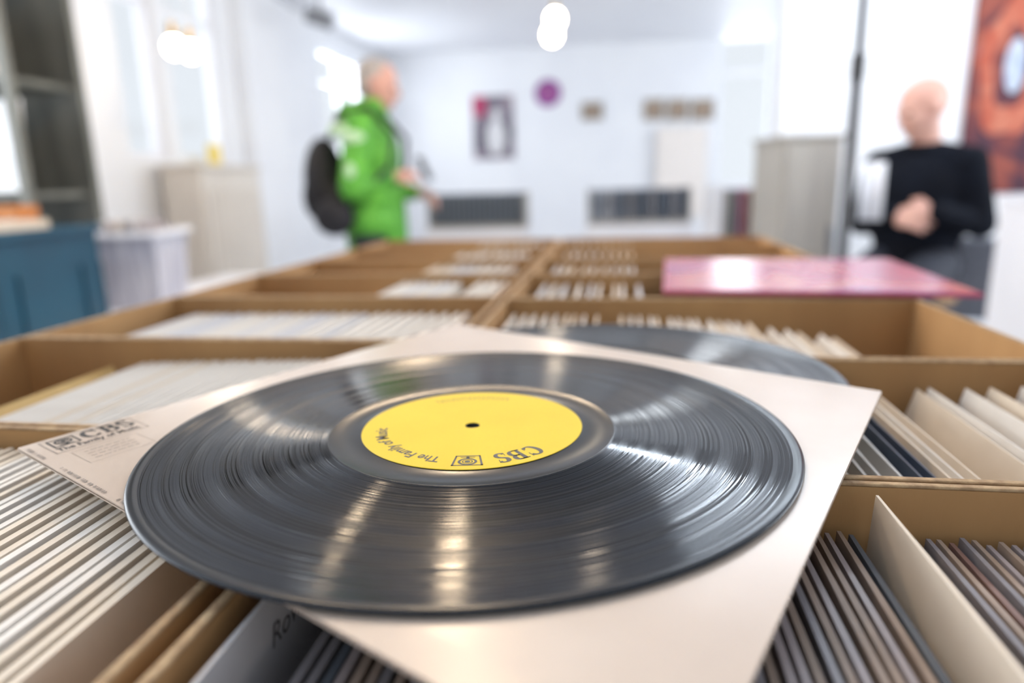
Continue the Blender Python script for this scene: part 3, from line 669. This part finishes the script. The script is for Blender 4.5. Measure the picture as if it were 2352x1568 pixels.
# ------------------------------------------------------------------ PEOPLE
def head_parts(mb, c, yaw, pitch=0, k=1.0):
    rot = Matrix.Rotation(yaw, 3, 'Z') @ Matrix.Rotation(pitch, 3, 'Y'); c = Vector(c)
    def E(o, r): mb.ell(c+rot @ Vector(o)*k, tuple(x*k for x in r), rot)
    E((-.012, 0, .028), (.100, .080, .092)); E((.015, 0, -.02), (.080, .070, .085)); E((.040, 0, -.068), (.050, .048, .046))
    E((.062, 0, -.088), (.024, .024, .018))
    E((.094, 0, -.012), (.014, .012, .030)); E((.106, 0, -.026), (.016, .015, .012))
    E((.078, .030, .018), (.014, .026, .010)); E((.078, -.030, .018), (.014, .026, .010))
    E((.060, .040, -.025), (.028, .022, .022)); E((.060, -.040, -.025), (.028, .022, .022))
    E((.088, 0, -.054), (.012, .024, .012))
    for s_ in (-1, 1): E((-.005, s_*.080, -.005), (.020, .010, .032))
    return rot, c
def face_bits(root, rot, c, k=1.0):
    for s_ in (-1, 1):
        MB().ell(c+rot @ Vector((.082, s_*.030, .001))*k, (.0105, .014, .009), rot, nu=12, nv=8).build('eye', 'eye', root, smooth=True)
    MB().ell(c+rot @ Vector((.097, 0, -.055))*k, (.007, .021, .006), rot, 14, 8).build('lips', 'lip', root, smooth=True)
def hand(mb, wrist, d, n, side, curl=.5):
    wrist = Vector(wrist); d = Vector(d).normalized(); n = Vector(n); n = (n-d*n.dot(d)).normalized(); b = d.cross(n)*side
    rot = Matrix((d, b, n)).transposed()
    mb.ell(wrist+d*.05, (.052, .042, .017), rot); mb.cap(wrist-d*.01, wrist+d*.02, .026, .027)
    for k, (off, L) in enumerate(((.033, .072), (.011, .082), (-.011, .076), (-.032, .060))):
        p = wrist+d*.088+b*off; a = 0.25*curl+.1
        for j, f in enumerate((.45, .32, .23)):
            a += curl*.75; q = p+(d*math.cos(a)-n*math.sin(a)+b*off*1.2)*L*f; mb.cap(p, q, .0095-.001*j, .0088-.001*j, 10); p = q
    p = wrist+d*.03+b*.034; q = p+(d*.6+b*.7-n*.2).normalized()*.042; mb.cap(p, q, .012, .0105, 10); mb.cap(q, q+(d*.85+b*.1-n*.45).normalized()*.032, .0105, .009, 10)
c0 = pY(868, 165, 3.45); S1 = .960
g1 = empty('person', (c0.x-.055, 3.45, 0), math.radians(-4), 'person in green hooded jacket standing and looking down at their hands', 'person')
g1.scale = (S1, S1, S1)
mb = MB()
rot, hc = head_parts(mb, (.055, 0, 1.632), 0, math.radians(14))
mb.cap((.0, 0, 1.44), (.035, 0, 1.56), .058, .055)
mb.ell((0, 0, 1.30), (.11, .17, .20)); mb.ell((0, 0, 1.08), (.10, .14, .16)); mb.ell((-.01, 0, .95), (.12, .165, .12))
for s_ in (-1, 1):
    mb.cap((0, s_*.09, .92), (.01, s_*.11, .50), .082, .055); mb.cap((.01, s_*.11, .50), (-.02, s_*.12, .09), .053, .036)
    mb.cap((-.03, s_*.12, .05), (.13, s_*.14, .035), .036, .030)
sh = {-1: (0, -.185, 1.42), 1: (0, .185, 1.42)}; el = {-1: (-.04, -.25, 1.14), 1: (-.02, .25, 1.13)}; wr_ = {-1: (.13, -.10, 1.19), 1: (.20, .10, 1.11)}
for s_ in (-1, 1):
    mb.cap(sh[s_], el[s_], .052, .042); mb.cap(el[s_], wr_[s_], .042, .027)
hand(mb, wr_[-1], (.9, .35, .15), (0, -.6, .8), 1, .6); hand(mb, wr_[1], (.9, -.3, -.15), (0, .6, .8), -1, .55)
remesh(mb, 'body', 'skin', g1, .0065, 3)
face_bits(g1, rot, hc)
mb = MB(); mb.ell(hc+rot @ Vector((-.024, 0, .036)), (.096, .083, .091), rot); mb.ell(hc+rot @ Vector((-.045, 0, -.015)), (.062, .078, .06), rot)
mb.build('hair', 'hairg', g1, smooth=True)
mb = MB()
mb.ell((-.005, 0, 1.30), (.145, .205, .22)); mb.ell((.0, 0, 1.12), (.155, .20, .20)); mb.ell((-.005, 0, .97), (.160, .205, .14)); mb.cap((0, 0, .90), (0, 0, 1.05), .162, .158)
for s_ in (-1, 1): mb.cap(sh[s_], el[s_], .072, .062); mb.cap(el[s_], Vector(wr_[s_])-Vector((.02, 0, 0)), .060, .043)
mb.cap((-.03, -.12, 1.45), (-.03, .12, 1.45), .062, .062); mb.ell((-.085, 0, 1.50), (.078, .12, .062)); mb.ell((-.10, 0, 1.45), (.072, .13, .085))
jk = remesh(mb, 'jacket', 'green', g1, .012, 3)
MB().lathe([(.072, 1.47), (.082, 1.47), (.080, 1.565), (.070, 1.565)], 28, c=(.012, 0, 0)).build('collar', 'green', g1, smooth=True)
MB().ell((-.02, -.238, 1.37), (.06, .040, .040)).build('shoulder_panel', 'palegreen', jk, smooth=True)
MB().ell((-.085, -.182, 1.41), (.07, .07, .035)).build('shoulder_panel', 'palegreen', jk, smooth=True)
MB().ell((-.03, -.296, 1.22), (.022, .026, .035)).build('sleeve_panel', 'palegreen', jk, smooth=True)
MB().cyl((.0, 0, .80), (.0, 0, .84), .155, .160, 32).build('hem', 'green', jk, smooth=False)
mb = MB(); mb.ell((-.01, 0, .93), (.14, .185, .14))
for s_ in (-1, 1): mb.cap((0, s_*.09, .90), (.01, s_*.11, .50), .098, .072); mb.cap((.01, s_*.11, .50), (-.02, s_*.12, .10), .07, .058)
remesh(mb, 'trousers', 'pants', g1, .012, 4)
for s_ in (-1, 1):
    mb = MB(); mb.cap((-.05, s_*.12, .055), (.14, s_*.14, .042), .05, .042); mb.cap((-.03, s_*.12, .06), (-.03, s_*.12, .11), .05, .05); mb.box(-.10, .18, s_*.13-.048, s_*.13+.048, 0.001, .03)
    remesh(mb, 'shoe', 'shoe', g1, .01, 2)
bp = empty('backpack', (g1.location.x-.225, 3.45, .925), math.radians(-4), 'black backpack worn by the person in green', 'backpack')
mb = MB(); mb.ell((-.01, 0, .20), (.095, .155, .215)); mb.ell((.03, 0, .10), (.12, .15, .14)); mb.ell((.08, -.19, .04), (.10, .05, .09)); remesh(mb, 'bag_body', 'bag', bp, .012, 4)
mb = MB(); mb.ell((-.065, 0, .13), (.05, .12, .11)); remesh(mb, 'front_pocket', 'bag', bp, .012, 4)
for s_ in (-1, 1):
    mb = MB(); pts = [(.05, s_*.13, .02), (.19, s_*.20, .12), (.35, s_*.17, .26), (.37, s_*.13, .40), (.26, s_*.12, .53), (.12, s_*.11, .51), (.05, s_*.10, .39)]
    for a, b in zip(pts, pts[1:]): mb.cap(a, b, .012, .012, 8)
    mb.build('shoulder_strap', 'bag', bp, smooth=True)
MB().cap((.05, -.04, .42), (.05, .04, .42), .012).build('top_handle', 'bag', bp, smooth=True)
ph = MB().box(-.008, .008, -.04, .04, -.06, .06).build('phone', 'black', bevel=.004, bseg=3)
ph.location = Vector((g1.location.x+.255, 3.42, 1.18)); ph.rotation_euler = (0, math.radians(-25), math.radians(-10)); tag(ph, 'small black phone held by the person in green', 'phone')
# --- person in black
b0 = pY(2134, 245, 3.05); yaw0 = math.radians(-140)
g2 = empty('person', (b0.x, 3.05, 0), yaw0, 'bald person in black sweater perched on a stool with folded hands', 'person')
zh = 1.365; HK = 1.04
mb = MB()
rot, hc = head_parts(mb, (.035, -.01, zh), math.radians(-36), math.radians(16), HK)
mb.cap((-.01, 0, zh-.17), (.01, 0, zh-.08), .064, .060)
mb.ell((0, 0, zh-.33), (.11, .175, .17)); mb.ell((0, 0, zh-.55), (.11, .15, .17)); mb.ell((0, 0, zh-.66), (.13, .17, .11))
zp_ = zh-.66
for s_ in (-1, 1):
    mb.cap((0.02, s_*.10, zp_), (.42, s_*.14, zp_-.10), .085, .060); mb.cap((.42, s_*.14, zp_-.10), (.40, s_*.15, .10), .056, .038)
    mb.cap((.38, s_*.15, .05), (.53, s_*.17, .035), .036, .030)
sh = {-1: (0, -.180, zh-.225), 1: (0, .180, zh-.225)}; el = {-1: (.02, -.225, zh-.48), 1: (-.03, .235, zh-.48)}; wr_ = {-1: (.17, -.03, zh-.445), 1: (.16, .125, zh-.425)}
for s_ in (-1, 1): mb.cap(sh[s_], el[s_], .052, .042); mb.cap(el[s_], wr_[s_], .042, .027)
hand(mb, wr_[1], (.30, -.9, -.05), (.85, .25, .4), 1, .45); hand(mb, wr_[-1], (.25, .9, -.10), (.85, -.2, .4), -1, .45)
remesh(mb, 'body', 'skin', g2, .0065, 3)
face_bits(g2, rot, hc, HK)
mb = MB(); mb.ell((0, 0, zh-.34), (.138, .195, .17)); mb.ell((0, 0, zh-.50), (.138, .185, .20)); mb.ell((0, 0, zh-.64), (.15, .195, .11))
for s_ in (-1, 1): mb.cap((0, s_*.05, zh-.185), (0, s_*.17, zh-.225), .055, .066)
mb.ell((0, 0, zh-.165), (.078, .084, .035))
for s_ in (-1, 1): mb.cap(sh[s_], el[s_], .070, .062); mb.cap(el[s_], wr_[s_], .058, .038)
remesh(mb, 'sweater', 'sweater', g2, .012, 6)
mb = MB(); mb.ell((0, 0, zp_), (.145, .19, .125))
for s_ in (-1, 1): mb.cap((.02, s_*.10, zp_), (.42, s_*.14, zp_-.10), .10, .075); mb.cap((.42, s_*.14, zp_-.10), (.40, s_*.15, .12), .072, .055)
remesh(mb, 'trousers', 'pants', g2, .012, 4)
for s_ in (-1, 1):
    mb = MB(); mb.cap((.36, s_*.15, .055), (.54, s_*.17, .042), .05, .042); mb.cap((.38, s_*.15, .06), (.38, s_*.15, .11), .05, .05); remesh(mb, 'shoe', 'shoe', g2, .01, 2)
stl = empty('stool', (b0.x, 3.05, 0), yaw0, 'round stool under the person in the black sweater', 'stool'); zs_ = zp_-.115
MB().lathe([(.001, zs_-.05), (.17, zs_-.05), (.185, zs_-.035), (.185, zs_-.01), (.17, zs_), (.001, zs_)], 40).build('seat', 'wood', stl)
for k in range(4):
    a = PI/4+k*PI/2; MB().cyl((.12*math.cos(a), .12*math.sin(a), zs_-.05), (.20*math.cos(a), .20*math.sin(a), 0), .014, .012).build('leg', 'metal', stl)
MB().lathe([(.165, .22), (.175, .22), (.175, .235), (.165, .235)], 32).build('foot_ring', 'metal', stl)
p = pY(2004, 440, 2.68)
pp = MB(); n = 8; vs = []; fs = []
for k in range(n+1):
    x = -.045+.09*k/n; y = .025*math.sin(PI*k/n)
    for yy, z in ((y, -.11), (y, .11), (y+.004, .11), (y+.004, -.11)): vs.append((x, yy, z))
for k in range(n):
    for q in range(4): fs.append((k*4+q, k*4+4+q, k*4+4+(q+1) % 4, k*4+(q+1) % 4))
fs += [(0, 1, 2, 3), (n*4+3, n*4+2, n*4+1, n*4)]
o = pp.add(vs, fs).build('paper_sheet', 'whitem', smooth=True); o.location = p; tag(o, 'white paper sheet held before the arm of the person in black', 'paper')
# ------------------------------------------------------------------ CHAIR + WHITE CABINET (right)
p = pY(2245, 600, 3.3)
ch = empty('chair', (p.x+.08, 3.3, 0), math.radians(150), 'grey upholstered chair with wooden armrests beside the person in black', 'chair')
MB().box(-.22, .22, -.22, .22, .42, .49).build('seat', 'chairg', ch, bevel=.02)
MB().box(-.21, .21, .20, .25, .46, .84, Matrix.Rotation(math.radians(-6), 4, 'X')).build('backrest', 'chairg', ch, bevel=.02)
for s_ in (-1, 1):
    MB().box(s_*.25-.02, s_*.25+.02, -.20, .20, .66, .69).build('armrest', 'wood', ch, bevel=.006)
    for y in (-.19, .19): MB().box(s_*.25-.016, s_*.25+.016, y-.016, y+.016, 0, .66).build('leg', 'wood', ch, bevel=.003)
    MB().box(s_*.225-.012, s_*.225+.012, -.19, .19, .40, .43).build('side_rail', 'wood', ch)
a = pY(2292, 455, 2.3)
wc = empty('white_cabinet', (a.x+.31, 2.1, 0), math.radians(0), 'plain white cabinet cut off by the right edge below the orange poster', 'cabinet'); hz = a.z
MB().box(-.3, .3, -.2, .2, .05, hz-.02).build('body', 'whitem', wc, bevel=.004); MB().box(-.305, .305, -.205, .205, hz-.02, hz).build('top_panel', 'whitem', wc, bevel=.004)
MB().box(-.28, .28, -.18, .18, 0, .05).build('plinth', 'metal', wc)
d = MB().box(-.29, .29, -.215, -.201, .07, hz-.04).build('door', 'whitem', wc, bevel=.003); MB().cyl((-.25, -.24, .6), (-.25, -.215, .6), .012).build('knob', 'metal', d)
# ------------------------------------------------------------------ WORLD, CAMERA
w = bpy.data.worlds.new('world'); SC.world = w; w.use_nodes = True
bg = w.node_tree.nodes['Background']; bg.inputs['Color'].default_value = (.88, .94, 1, 1); bg.inputs['Strength'].default_value = .95
cd = bpy.data.cameras.new('camera'); co = bpy.data.objects.new('camera', cd); COL.objects.link(co)
m = Matrix((RR, UU, -F)).transposed().to_4x4(); m.translation = CP; co.matrix_world = m
cd.sensor_width = 36; cd.lens = FPX/2352*36; cd.clip_start = .01; cd.clip_end = 100
cd.dof.use_dof = True; cd.dof.focus_distance = .282; cd.dof.aperture_fstop = 3.5
SC.camera = co
SC.view_settings.view_transform = 'Standard'
